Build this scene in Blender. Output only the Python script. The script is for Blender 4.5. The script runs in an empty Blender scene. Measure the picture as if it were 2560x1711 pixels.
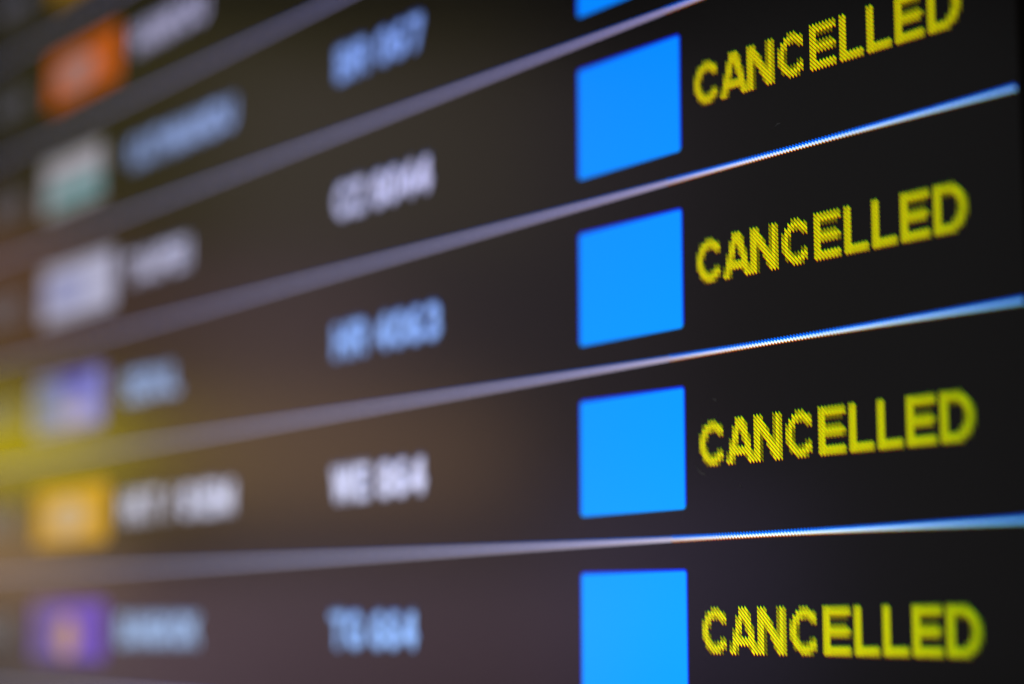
import bpy, bmesh, math
import numpy as np
from mathutils import Matrix, Vector

# ------------------------------------------------------------------ camera
S = 0.027            # one flight row of the display is 27 mm high
Z0 = 2.0             # height of the row grid's origin above the floor
scene = bpy.context.scene
col = scene.collection

w = np.array([-0.12948513834726919, 0.9360994399043365, -0.06784693576925308])
t = np.array([0.3199875178016225, -3.758180470900498, 12.418831801055447])
th = np.linalg.norm(w); k = w / th
K = np.array([[0, -k[2], k[1]], [k[2], 0, -k[0]], [-k[1], k[0], 0]])
R = np.eye(3) + math.sin(th) * K + (1 - math.cos(th)) * K @ K
c = -R.T @ t                                    # camera in (u, v, depth) of the screen
pos = (c[0] * S, c[2] * S, Z0 - c[1] * S)
def to_world(r): return Vector((r[0], r[2], -r[1]))
rx, ry, rz = to_world(R[0]), to_world(-R[1]), to_world(-R[2])
M = Matrix((rx, ry, rz)).transposed().to_4x4(); M.translation = Vector(pos)
cam_d = bpy.data.cameras.new('camera'); cam = bpy.data.objects.new('camera', cam_d)
col.objects.link(cam); cam.matrix_world = M; scene.camera = cam
cam_d.sensor_width = 36.0; cam_d.lens = 5000.11 / 2560 * 36
cam_d.clip_start = 0.01; cam_d.clip_end = 50
cam_d.dof.use_dof = True
cam_d.dof.focus_distance = 10.43 * S
cam_d.dof.aperture_fstop = 5.8
cam_d.dof.aperture_blades = 0

# ------------------------------------------------------------------ world, exposure
world = bpy.data.worlds.new('World'); scene.world = world; world.use_nodes = True
bg = world.node_tree.nodes['Background']
bg.inputs[0].default_value = (0.54, 0.52, 0.50, 1); bg.inputs[1].default_value = 0.07
scene.view_settings.view_transform = 'Standard'
scene.view_settings.look = 'None'
scene.view_settings.exposure = 0
scene.view_settings.gamma = 1

# ------------------------------------------------------------------ yellow sign, and added lamps that tint the screen by reflection
def lamp(name, p, aim, size, sizey, power, color):
    l = bpy.data.lights.new(name, 'AREA'); l.shape = 'RECTANGLE'
    l.size = size; l.size_y = sizey; l.energy = power; l.color = color
    o = bpy.data.objects.new(name, l); col.objects.link(o)
    o.location = p
    o.rotation_euler = (Vector(aim) - Vector(p)).to_track_quat('-Z', 'Y').to_euler()
    return o
AIM = (-0.1, 0, Z0 - 0.1)
# positions in metres, each aimed at the screen
lamp('yellow_sign_lamp', (-2.072, -0.753, 2.073), (-0.227, 0.000, 1.898), 0.252, 0.096, 0.2890, (1.0, 0.786, 0.0))
lamp('warm_tint_lamp', (-2.119, -0.720, 1.938), (-0.254, 0.000, 1.871), 0.305, 0.122, 0.2077, (1.0, 0.607, 0.286))  # from here on, unseen lamps added per colour patch of the panel
lamp('brown_tint_lamp', (-1.782, -1.027, 2.052), (-0.074, 0.000, 1.884), 0.428, 0.143, 0.2035, (1.0, 0.556, 0.244))
lamp('low_mauve_tint_lamp', (-1.775, -1.042, 1.813), (-0.069, 0.000, 1.846), 0.665, 0.190, 0.2973, (1.0, 0.629, 0.806))
lamp('red_tint_lamp', (-2.081, -0.724, 2.255), (-0.244, 0.000, 1.938), 0.228, 0.193, 0.0931, (1.0, 0.476, 0.229))
lamp('mauve_tint_lamp', (-1.831, -0.960, 2.205), (-0.101, 0.000, 1.912), 0.337, 0.159, 0.0665, (1.0, 0.579, 0.526))
lamp('grey_tint_lamp', (-2.075, -0.759, 1.794), (-0.225, 0.000, 1.840), 0.176, 0.101, 0.0384, (1.0, 0.8, 0.6))
lamp('violet_tint_lamp', (-1.482, -1.313, 1.881), (0.027, 0.000, 1.856), 0.276, 0.276, 0.1026, (0.583, 0.458, 1.0))
lamp('dim_fill_lamp', (-1.656, -1.129, 2.184), (-0.030, 0.000, 1.901), 0.563, 0.657, 0.3241, (1.0, 0.8, 1.0))  # added to lift the panel's dark middle
lamp('side_fill_lamp', (-1.273, -1.459, 2.145), (0.071, 0.000, 1.887), 0.408, 0.816, 0.1343, (1.0, 0.968, 1.0))  # added to lift the panel's right side
lamp('olive_tint_lamp', (-1.782, -0.955, 2.439), (-0.094, 0.000, 1.952), 0.626, 0.289, 0.1115, (1.0, 0.832, 0.105))

# ------------------------------------------------------------------ materials
def nmath(nt, op, a, b=None):
    n = nt.nodes.new('ShaderNodeMath'); n.operation = op
    for i, x in enumerate((a, b)):
        if x is None: continue
        if isinstance(x, (int, float)): n.inputs[i].default_value = x
        else: nt.links.new(x, n.inputs[i])
    return n.outputs[0]

ROUGH = 0.15
def glass_base(m):
    nt = m.node_tree; b = nt.nodes['Principled BSDF']
    b.inputs['Base Color'].default_value = (0.012, 0.012, 0.012, 1)
    b.inputs['Roughness'].default_value = ROUGH
    b.inputs['IOR'].default_value = 1.5
    return nt, b

def screen_material():
    m = bpy.data.materials.new('matte_lcd_panel'); m.use_nodes = True
    nt, b = glass_base(m)
    # fine anti-glare grain
    tc = nt.nodes.new('ShaderNodeTexCoord')
    n = nt.nodes.new('ShaderNodeTexNoise'); n.inputs['Scale'].default_value = 9.0; n.inputs['Detail'].default_value = 4
    nt.links.new(tc.outputs['Object'], n.inputs['Vector'])
    r = nmath(nt, 'MULTIPLY_ADD', n.outputs['Fac'], 0.04); r.node.inputs[2].default_value = ROUGH - 0.02
    nt.links.new(r, b.inputs['Roughness'])
    return m

def lit_material():
    # lit liquid-crystal cells: colour per cell comes from the mesh; the view-angle
    # ramp paints in lens colour error and vignetting besides the panel's own fade
    m = bpy.data.materials.new('lit_lcd_cells'); m.use_nodes = True
    nt, b = glass_base(m)
    b.inputs['Base Color'].default_value = (0, 0, 0, 1); b.inputs['Specular IOR Level'].default_value = 0.15
    at = nt.nodes.new('ShaderNodeAttribute'); at.attribute_name = 'glow'
    geo = nt.nodes.new('ShaderNodeNewGeometry')
    dot = nt.nodes.new('ShaderNodeVectorMath'); dot.operation = 'DOT_PRODUCT'
    nt.links.new(geo.outputs['Incoming'], dot.inputs[0]); dot.inputs[1].default_value = (0, -1, 0)
    ramp = nt.nodes.new('ShaderNodeValToRGB')
    cr = ramp.color_ramp
    pts = [(0.36, (0.42, 0.44, 0.43)), (0.43, (0.62, 0.63, 0.63)), (0.50, (0.84, 0.86, 0.88)), (0.62, (0.98, 0.93, 0.98)),
           (0.69, (1, 1, 1)), (0.735, (0.74, 0.85, 0.90)), (0.78, (0.20, 0.48, 0.70))]
    cr.elements[0].position = pts[0][0]; cr.elements[0].color = pts[0][1] + (1,)
    cr.elements[1].position = pts[-1][0]; cr.elements[1].color = pts[-1][1] + (1,)
    for p_, c_ in pts[1:-1]:
        e = cr.elements.new(p_); e.color = c_ + (1,)
    nt.links.new(dot.outputs['Value'], ramp.inputs[0])
    mul = nt.nodes.new('ShaderNodeMix'); mul.data_type = 'RGBA'; mul.blend_type = 'MULTIPLY'
    mul.inputs[0].default_value = 1
    nt.links.new(at.outputs['Color'], mul.inputs[6]); nt.links.new(ramp.outputs[0], mul.inputs[7])
    # the green cells also fade when seen from below or above
    sep = nt.nodes.new('ShaderNodeSeparateXYZ'); nt.links.new(geo.outputs['Incoming'], sep.inputs[0])
    a = nmath(nt, 'ABSOLUTE', sep.outputs['Z'])
    g = nmath(nt, 'MULTIPLY_ADD', a, -1.1); g.node.inputs[2].default_value = 1.0
    comb = nt.nodes.new('ShaderNodeCombineColor'); nt.links.new(g, comb.inputs[1])
    rr = nmath(nt, 'MULTIPLY_ADD', a, -0.9); rr.node.inputs[2].default_value = 1.0
    nt.links.new(rr, comb.inputs[0]); bb = nmath(nt, 'MULTIPLY_ADD', a, -0.5); bb.node.inputs[2].default_value = 1.0
    nt.links.new(bb, comb.inputs[2])
    mul2 = nt.nodes.new('ShaderNodeMix'); mul2.data_type = 'RGBA'; mul2.blend_type = 'MULTIPLY'
    mul2.inputs[0].default_value = 1
    nt.links.new(mul.outputs[2], mul2.inputs[6]); nt.links.new(comb.outputs[0], mul2.inputs[7])
    nt.links.new(mul2.outputs[2], b.inputs['Emission Color'])
    b.inputs['Emission Strength'].default_value = 1.0
    m.cycles.emission_sampling = 'NONE'
    return m

def plain(name, colr, rough, spec=0.5, bump=0):
    m = bpy.data.materials.new(name); m.use_nodes = True
    nt = m.node_tree; b = nt.nodes['Principled BSDF']
    b.inputs['Base Color'].default_value = colr + (1,); b.inputs['Roughness'].default_value = rough
    b.inputs['Specular IOR Level'].default_value = spec
    if bump:
        n = nt.nodes.new('ShaderNodeTexNoise'); n.inputs['Scale'].default_value = 900
        tc = nt.nodes.new('ShaderNodeTexCoord'); nt.links.new(tc.outputs['Object'], n.inputs['Vector'])
        bp = nt.nodes.new('ShaderNodeBump'); bp.inputs['Strength'].default_value = bump; bp.inputs['Distance'].default_value = 0.0002
        nt.links.new(n.outputs['Fac'], bp.inputs['Height']); nt.links.new(bp.outputs[0], b.inputs['Normal'])
    return m
M_SCREEN = screen_material(); M_LIT = lit_material()
M_BEZEL = plain('black_textured_plastic', (0.004, 0.004, 0.004), 0.7, 0.12, 0.4)
M_METAL = plain('dark_powder_coated_steel', (0.02, 0.02, 0.022), 0.5, 0.4, 0.3)
M_DUST = plain('pale_dust', (0.7, 0.75, 0.8), 0.9, 0.2)

# ------------------------------------------------------------------ helpers
display = bpy.data.objects.new('flight_information_display', None); col.objects.link(display)
display['label'] = 'dark airport departures screen with yellow CANCELLED words beside bright blue squares'
display['category'] = 'display screen'
display.location = (0, 0, Z0)

def P(u, v, y=0.0): return (u * S, y, -v * S)

def mesh_obj(name, verts, faces, mat, parent, glows=None, label=None):
    me = bpy.data.meshes.new(name); me.from_pydata(verts, [], faces); me.materials.append(mat)
    if glows is not None:
        a = me.color_attributes.new('glow', 'FLOAT_COLOR', 'CORNER')
        arr = []
        for f, g in zip(faces, glows): arr += [g[0], g[1], g[2], 1.0] * len(f)
        a.data.foreach_set('color', arr)
    me.update()
    o = bpy.data.objects.new(name, me); col.objects.link(o); o.parent = parent
    if label: o['label'] = label
    return o

def group(name, parent, label, loc=(0, 0, 0)):
    o = bpy.data.objects.new(name, None); col.objects.link(o); o.parent = parent; o['label'] = label
    return o

def box(bm, x0, x1, y0, y1, z0, z1, bev=0.0):
    r = bmesh.ops.create_cube(bm, size=1)
    bmesh.ops.scale(bm, vec=(x1 - x0, y1 - y0, z1 - z0), verts=r['verts'])
    bmesh.ops.translate(bm, vec=((x0 + x1) / 2, (y0 + y1) / 2, (z0 + z1) / 2), verts=r['verts'])
    if bev:
        es = list({e for v in r['verts'] for e in v.link_edges})
        bmesh.ops.bevel(bm, geom=es, offset=bev, segments=3, profile=0.5, affect='EDGES')
def bm_obj(name, bm, mat, parent):
    me = bpy.data.meshes.new(name); bm.to_mesh(me); bm.free(); me.materials.append(mat)
    o = bpy.data.objects.new(name, me); col.objects.link(o); o.parent = parent
    return o

# a builder of lit quads ---------------------------------------------------
FRONT = -0.00003
class Quads:
    def __init__(s): s.v = []; s.f = []; s.g = []
    def quad(s, pts, g):
        if max(g) < 0.004: return
        n = len(s.v); s.v += [P(u, v, FRONT) for u, v in pts]
        s.f.append(tuple(range(n, n + len(pts)))); s.g.append(g)
    def rect(s, u0, u1, v0, v1, g):
        s.quad([(u0, v1), (u1, v1), (u1, v0), (u0, v0)], g)
    def obj(s, name, parent, label=None): return mesh_obj(name, s.v, s.f, M_LIT, parent, s.g, label)

PU, PV = 1 / 42, 1 / 45
TH = 1.0                      # height of the lit stripe inside one cell
FILL = 0.74 * TH
BANDS = ((0, .14, (0, 0, 1)), (.14, .26, (0, 1, 1)), (.26, .74, (1, 1, 1)), (.74, .86, (1, 1, 0)), (.86, 1, (1, 0, 0)))   # blue leads above, red trails below
def cell(q, i, j, g, slant=1.0):
    """one display pixel: a slanted stripe with its blue, green and red parts one above the other"""
    u0 = i * PU; u1 = u0 + PU * 0.97
    v0 = j * PV - 0.5 * PV + PV * (1 - TH) / 2
    for b0, b1, m in BANDS:
        a = v0 + b0 * PV * TH; e = v0 + b1 * PV * TH
        q.quad([(u0, e), (u1, e + PV * slant), (u1, a + PV * slant), (u0, a)], tuple(x * y / FILL for x, y in zip(g, m)))
def block(q, u0, u1, v0, v1, g, lead=PV * 0.45):
    """an area of the picture with its colour fringes (blue above, red below)"""
    h = lead / 2
    q.rect(u0, u1, v0 - h, v0, (0, g[1] * .25, g[2])); q.rect(u0, u1, v0, v1, g)

# ------------------------------------------------------------------ lettering (strokes on a cap height of 1, y up)
def arc(cx, cy, rx_, ry_, a0, a1, n=18):
    return [(cx + rx_ * math.cos(math.radians(a0 + (a1 - a0) * i / n)), cy + ry_ * math.sin(math.radians(a0 + (a1 - a0) * i / n))) for i in range(n + 1)]
G = {
 'C': (.82, [arc(.44, .5, .33, .395, 42, 318)]),
 'A': (.86, [[(.07, -.1), (.40, 1.02)], [(.79, -.1), (.46, 1.02)], [(.2, .27), (.66, .27)]]),
 'N': (.80, [[(.11, -.1), (.11, 1.1)], [(.69, -.1), (.69, 1.1)], [(.11, 1.0), (.69, 0.0)]]),
 'E': (.76, [[(.11, -.1), (.11, 1.1)], [(.11, .9), (.9, .9)], [(.11, .5), (.66, .5)], [(.11, .1), (.9, .1)]]),
 'L': (.72, [[(.11, -.1), (.11, 1.1)], [(.11, .1), (.9, .1)]]),
 'D': (.86, [[(.11, -.1), (.11, 1.1)], [(.11, .9), (.4, .9)] + arc(.40, .5, .35, .4, 90, -90) + [(.11, .1)]]),
 'B': (.80, [[(.11, -.1), (.11, 1.1)], [(.11, .9), (.45, .9)] + arc(.45, .71, .2, .19, 90, -90) + [(.11, .52)], [(.45, .52)] + arc(.45, .31, .25, .21, 90, -90) + [(.11, .1)]]),
 'R': (.82, [[(.11, -.1), (.11, 1.1)], [(.11, .9), (.45, .9)] + arc(.45, .69, .24, .21, 90, -90) + [(.11, .48)], [(.42, .48), (.76, -.1)]]),
 'P': (.78, [[(.11, -.1), (.11, 1.1)], [(.11, .9), (.45, .9)] + arc(.45, .67, .23, .23, 90, -90) + [(.11, .44)]]),
 'Z': (.74, [[(-.1, .9), (.62, .9), (.11, .1), (.9, .1)]]),
 'H': (.80, [[(.11, -.1), (.11, 1.1)], [(.69, -.1), (.69, 1.1)], [(.11, .5), (.69, .5)]]),
 'K': (.80, [[(.11, -.1), (.11, 1.1)], [(.11, .38), (.72, 1.06)], [(.34, .62), (.76, -.1)]]),
 'M': (.94, [[(.11, -.1), (.11, 1.1)], [(.83, -.1), (.83, 1.1)], [(.13, 1.0), (.47, .1), (.81, 1.0)]]),
 'W': (1.08, [[(.08, 1.1), (.3, .02), (.54, .95), (.78, .02), (1.0, 1.1)]]),
 'T': (.76, [[(-.1, .9), (.9, .9)], [(.38, .9), (.38, -.1)]]),
 'G': (.86, [arc(.44, .5, .33, .395, 45, 345), [(.48, .44), (.77, .44), (.77, .2)]]),
 'U': (.80, [[(.11, 1.1), (.11, .4)] + arc(.4, .36, .29, .26, 180, 360) + [(.69, 1.1)]]),
 'O': (.86, [arc(.43, .5, .33, .395, 0, 360, 28)]),
 'I': (.30, [[(.15, -.1), (.15, 1.1)]]),
 'J': (.62, [[(.5, 1.1), (.5, .34)] + arc(.28, .32, .22, .22, 0, -170)]),
 'S': (.78, [arc(.39, .7, .26, .2, 20, 180) + arc(.39, .3, .27, .2, 90, -165)]),
 'Y': (.80, [[(.06, 1.1), (.4, .45), (.74, 1.1)], [(.4, .5), (.4, -.1)]]),
 '0': (.70, [arc(.35, .5, .25, .4, 0, 360, 28)]),
 '1': (.70, [[(.42, -.1), (.42, 1.0), (.14, .74)]]),
 '2': (.70, [arc(.35, .68, .23, .22, 170, -35) + [(.12, .1), (.9, .1)]]),
 '3': (.70, [arc(.33, .7, .22, .2, 150, -90) + arc(.33, .3, .25, .2, 90, -150)]),
 '4': (.70, [[(.5, -.1), (.5, 1.0), (.08, .32), (.8, .32)]]),
 '5': (.70, [[(.62, .9), (.18, .9), (.13, .5)] + arc(.34, .33, .25, .23, 110, -150)]),
 '6': (.70, [arc(.35, .31, .24, .21, 0, 360, 24), [(.11, .31)] + arc(.4, .45, .29, .45, 180, 70)]),
 '7': (.70, [[(-.1, .9), (.6, .9), (.26, -.1)]]),
 '8': (.70, [arc(.35, .7, .2, .2, 0, 360, 22), arc(.35, .3, .25, .21, 0, 360, 22)]),
 '9': (.70, [arc(.35, .69, .24, .21, 0, 360, 24), [(.59, .69)] + arc(.3, .55, .29, .45, 0, -110)]),
 ':': (.30, [[(.15, .12), (.15, .14)], [(.15, .6), (.15, .62)]]),
 '/': (.50, [[(.02, -.1), (.48, 1.1)]]),
}
CAP = 0.24
def raster(ch, u0, vb, width=None, hs=.113):
    """coverage of each display pixel under one letter -> [(i, j, cover)]"""
    wd, strokes = G[ch]; sx = (width / (wd * CAP)) if width else 1.0
    W = wd * CAP * sx; out = []
    i0, i1 = int(math.floor(u0 / PU)), int(math.ceil((u0 + W) / PU))
    j0, j1 = int(math.floor((vb - CAP) / PV)) - 1, int(math.ceil(vb / PV)) + 1
    n = 5
    ii, jj, a, b = np.meshgrid(np.arange(i0, i1 + 1), np.arange(j0, j1 + 1), (np.arange(n) + .5) / n, (np.arange(n) + .5) / n, indexing='ij')
    X = ((ii + a) * PU - u0) / (CAP * sx); Y = (vb - (jj + b) * PV) / CAP
    inside = np.zeros(X.shape, bool)
    for st in strokes:
        for (xa, ya), (xb, yb) in zip(st[:-1], st[1:]):
            dx, dy = xb - xa, yb - ya; L = dx * dx + dy * dy + 1e-12
            tt = np.clip(((X - xa) * dx + (Y - ya) * dy) / L, 0, 1)
            inside |= (((X - xa - tt * dx)) ** 2 + (Y - ya - tt * dy) ** 2) < hs * hs
    inside &= (X > 0) & (X < wd) & (Y > 0) & (Y < 1)
    cov = inside.mean(axis=(2, 3))
    for x in range(cov.shape[0]):
        for y in range(cov.shape[1]):
            if cov[x, y] > .18: out.append((i0 + x, j0 + y, float(min(1, cov[x, y] * 1.1))))
    return out, W

def letter(parent, ch, u0, vb, g, fine, width=None):
    if fine: u0 = round(u0 / PU) * PU        # upright strokes fall on whole pixels
    cells, W = raster(ch, u0, vb, width, .090 if fine else .112)
    q = Quads(); on = {(i, j) for i, j, cv in cells}
    for i, j, cv in cells:
        gg = tuple(x * cv ** 1.1 for x in g)
        if fine: cell(q, i, j - .37, gg)
        else:
            q.rect(i * PU, (i + 1) * PU, j * PV, (j + 1) * PV, gg)
            if (i, j - 1) not in on: q.rect(i * PU, (i + 1) * PU, (j - .4) * PV, j * PV, (0, gg[1] * .3, gg[2] * .9))
    q.obj('letter', parent)
    return W

def text(name, label, s, u0, vb, g, span=None):
    gr = group(name, display, label)
    gap = .11
    tot = sum((G[ch][0] + gap) if ch != ' ' else .36 for ch in s) * CAP - gap * CAP
    k_ = (span / tot) if span else 1.0
    u = u0
    for ch in s:
        if ch == ' ': u += .36 * CAP * k_; continue
        wd = G[ch][0] * CAP * k_
        letter(gr, ch, u, vb, g, False, wd); u += wd + gap * CAP * k_
    return gr

# ------------------------------------------------------------------ the display body
UL, UR, VT, VB = -10.6, 3.40, -1.35, 7.35
mesh_obj('screen_panel', [P(UL - .1, VB + .1), P(UR + .15, VB + .1), P(UR + .15, VT - .1), P(UL - .1, VT - .1)], [(0, 1, 2, 3)], M_SCREEN, display)
bm = bmesh.new(); bw = 1.0 * S; yb, yf = 0.012, -0.002
x0, x1, z0, z1 = UL * S, (UR + .06) * S, -VB * S, -VT * S
box(bm, x1, x1 + bw, yf, yb, z0 - bw, z1 + bw, 0.0012)
box(bm, x0 - bw, x0, yf, yb, z0 - bw, z1 + bw, 0.0012)
box(bm, x0 + 1e-5, x1 - 1e-5, yf, yb, z1, z1 + bw, 0.0012)
box(bm, x0 + 1e-5, x1 - 1e-5, yf, yb, z0 - bw, z0, 0.0012)
bm_obj('bezel', bm, M_BEZEL, display)
bm = bmesh.new(); box(bm, x0 - bw * .8, x1 + bw * .8, yb + .0002, yb + 0.05, z0 - bw * .8, z1 + bw * .8, 0.004)
bm_obj('housing', bm, M_METAL, display)

# ------------------------------------------------------------------ the picture on the screen
YEL = (0.76, 0.73, 0.0)
WHT = (0.92, 0.98, 1.3)
BLD = (0.60, 0.88, 1.40)
WHD = (1.05, 1.08, 1.35)
BLU = (0.38, 0.68, 1.3)
SQU = (0.0, 0.41, 1.4)
SEP = (0.58, 0.55, 0.68)
SEPC = (0.78, 0.86, 1.1)
SEPR = (0.42, 0.80, 1.1)  # shift from SEP to SEPR paints lens colour fringing into the lines

# separators
for r in range(-1, 8):
    q = Quads(); um = 22 * PU * 2
    v0 = r - PV
    ucell = math.floor(0.95 / PU)
    block(q, UL + .05, ucell * PU, r - .5 * PV, r + .5 * PV, SEP, PV * .8)
    for i in range(ucell, round((UR - .005) / PU)):
        f_ = min(1, (i - ucell) / 30); e_ = max(0, min(1, (i - ucell - 30) / 65))
        cell(q, i, r / PV - .25, tuple((x + (y - x) * f_) * (1 - e_) + z * e_ for x, y, z in zip(SEP, SEPC, SEPR)), .5)
        a_ = r - .75 * PV; h_ = .42 * PV
        q.quad([(i * PU, a_), ((i + 1) * PU, a_ + .5 * PV), ((i + 1) * PU, a_ + .5 * PV - h_), (i * PU, a_ - h_)], (0, .16, .95))
    q.obj('separator_line', display)

# blue squares
def square(r):
    q = Quads(); a, b, e = .119, 1.052, .012
    v0, v1 = r + .162, r + .836
    rr = .016
    def ring(x0, x1, y0, y1, rad):
        pts = []
        for cx, cy, s0 in ((x1 - rad, y0 + rad, -90), (x1 - rad, y1 - rad, 0), (x0 + rad, y1 - rad, 90), (x0 + rad, y0 + rad, 180)):
            for k_ in range(5):
                a_ = math.radians(s0 + 22.5 * k_); pts.append((cx + rad * math.cos(a_), cy + rad * math.sin(a_)))
        return pts
    body = ring(a + e, b - e, v0 + e, v1, rr)
    outer = ring(a, b, v0 - e * .2, v1 + e * .3, rr + e)
    q.quad(body[::-1], SQU)
    n = len(body)
    for i in range(n):
        j = (i + 1) % n
        low = body[i][1] > v1 - rr * 1.01 and body[j][1] > v1 - rr * 1.01
        q.quad([body[i], body[j], outer[j], outer[i]], (0, SQU[1] * (.45 if low else .12), SQU[2] * (.3 if low else .75)))
    q.obj('status_square', display)
for r in range(-1, 7): square(r)

POS = [('C', 1.167, .200), ('A', 1.371, .220), ('N', 1.605, .212), ('C', 1.828, .206), ('E', 2.060, .188),
       ('L', 2.277, .164), ('L', 2.472, .164), ('E', 2.668, .184), ('D', 2.888, .210)]
ORD = {-1: 'top row of the screen', 0: 'second row', 1: 'third row', 2: 'row of the lavender-white logo and the number CZ 8044',
       3: 'row of the blue and lilac logo', 4: 'row of the amber logo', 5: 'row of the purple logo', 6: 'bottom row of the screen'}
for r in range(-1, 7):
    gr = group('status_word', display, 'yellow word CANCELLED in the ' + ORD[r])
    for ch, u0, wd in POS: letter(gr, ch, u0, r + 28 * PV, YEL, True, wd)

NUM = {-1: ('KE 662', WHT, 1.22), 0: ('MH 432', WHT, 1.22), 1: ('BR 067', BLU, 1.09), 2: ('CZ 8044', WHT, 1.20), 3: ('HR 4063', BLU, 1.32),
       4: ('WE 864', WHT, 1.15), 5: ('TG 664', BLU, 1.06), 6: ('SQ 871'.replace('Q', 'O'), WHT, 1.2)}
DEST = {-1: ('BEIJING', BLD, 1.5), 0: ('HANKOU', WHD, 1.32), 1: ('KATHMANDU', BLD, 1.83), 2: ('TAIPEI', WHD, 1.12), 3: ('SEOUL', BLD, .98),
        4: ('HKT / SIEM', WHD, 1.92), 5: ('BANGKOK', BLD, 1.40), 6: ('PERTH', WHD, 1.2)}
for r in range(-1, 7):
    s, g, sp = NUM[r]; text('flight_number', 'blurred flight number ' + s, s, -2.66, r + .614, g, sp)
    s, g, sp = DEST[r]; text('destination_name', 'blurred destination name in the ' + ORD[r], s, -6.03, r + .614, g, sp)
    text('departure_time', 'blurred grey departure time in the ' + ORD[r], '18:%02d' % (5 * (r + 2)), -9.2, r + .614, (0.30, 0.30, 0.33), .9)

# airline logos: small coloured panels, each with its own blurred emblem
def disc(q, cx, cy, rx_, ry_, g, n=20, a0=0, a1=360):
    g = tuple(1.3 * x for x in g)
    q.quad([(cx + rx_ * math.cos(math.radians(a0 + (a1 - a0) * i / n)), cy - ry_ * math.sin(math.radians(a0 + (a1 - a0) * i / n))) for i in range(n)], g)
def logo(r, base, marks, label, u0=-7.79, u1=-6.30, v0=.25, v1=.75):
    q = Quads(); q.rect(u0, u1, r + v0, r + v1, tuple(1.3 * x for x in base))
    o = q.obj('airline_logo', display, label)
    q = Quads()
    for m in marks: m(q, r)
    if q.f:
        e = q.obj('emblem', o)
        e.location = (0, -0.00003, 0)
    return o
logo(-1, (.55, .30, .02), [], 'blurred amber airline logo panel')
logo(0, (.88, .17, .01), [lambda q, r: disc(q, -7.2, r + .5, .42, .16, (.62, .34, .26))], 'blurred orange airline logo panel')
logo(1, (.64, .63, .62), [lambda q, r: q.rect(-7.70, -6.62, r + .50, r + .70, (.22, .60, .55))], 'blurred white and mint airline logo panel', -7.83, -6.6)
logo(2, (.66, .68, .84), [lambda q, r: disc(q, -7.3, r + .5, .45, .13, (.42, .47, .76))], 'blurred lavender white airline logo panel')
logo(3, (.28, .30, .85), [lambda q, r: q.rect(-7.85, -7.35, r + .28, r + .72, (.24, .34, .60)),
                          lambda q, r: q.rect(-7.3, -6.75, r + .28, r + .42, (.08, .10, .75)),
                          lambda q, r: disc(q, -7.05, r + .6, .25, .10, (.52, .46, .62))], 'blurred blue and lilac airline logo panel', -7.9, -6.45)
logo(4, (.80, .42, .02), [lambda q, r: disc(q, -7.1, r + .52, .4, .15, (.75, .52, .28))], 'blurred amber yellow airline logo panel')
logo(5, (.17, .08, .58), [lambda q, r: disc(q, -7.05, r + .55, .2, .18, (.66, .38, .20)),
                          lambda q, r: q.rect(-7.7, -7.35, r + .25, r + .75, (.26, .17, .50))], 'blurred purple airline logo panel with tan mark')
logo(6, (.45, .45, .5), [], 'blurred pale airline logo panel')

# ------------------------------------------------------------------ dust and hairs lying on the screen
dv, df = [], []
def hair(u, v, pts, wd):
    pr = None
    for i, (a, b) in enumerate(pts):
        n = len(dv); e = wd * (1 - abs(2 * i / (len(pts) - 1) - 1) * .7)
        dv.extend([P(u + a, v + b - e, -.00002), P(u + a, v + b + e, -.00002), P(u + a, v + b, -.00008)])
        if pr is not None:
            df.append((pr, pr + 1, n + 1, n)); df.append((pr, n, n + 2, pr + 2)); df.append((pr + 2, n + 2, n + 1, pr + 1))
        pr = n
hair(1.134, 4.602, [(0, 0), (.02, .03), (.05, .05), (.08, .055)], .006)
hair(1.278, 4.254, [(0, 0), (.02, .006), (.035, .018)], .004)
hair(1.80, 2.855, [(0, 0), (.02, -.012), (.045, -.012)], .003)
hair(1.475, 4.724, [(0, 0), (.012, .012), (.02, .018)], .003)
hair(1.30, 4.35, [(0, 0), (.008, .006)], .004)
me = bpy.data.meshes.new('dust'); me.from_pydata(dv, [], df); me.materials.append(M_DUST)
dust = bpy.data.objects.new('dust', me); col.objects.link(dust); dust.location = (0, 0, Z0)
dust['kind'] = 'stuff'; dust['label'] = 'tiny pale dust fibres lying on the dark screen glass'
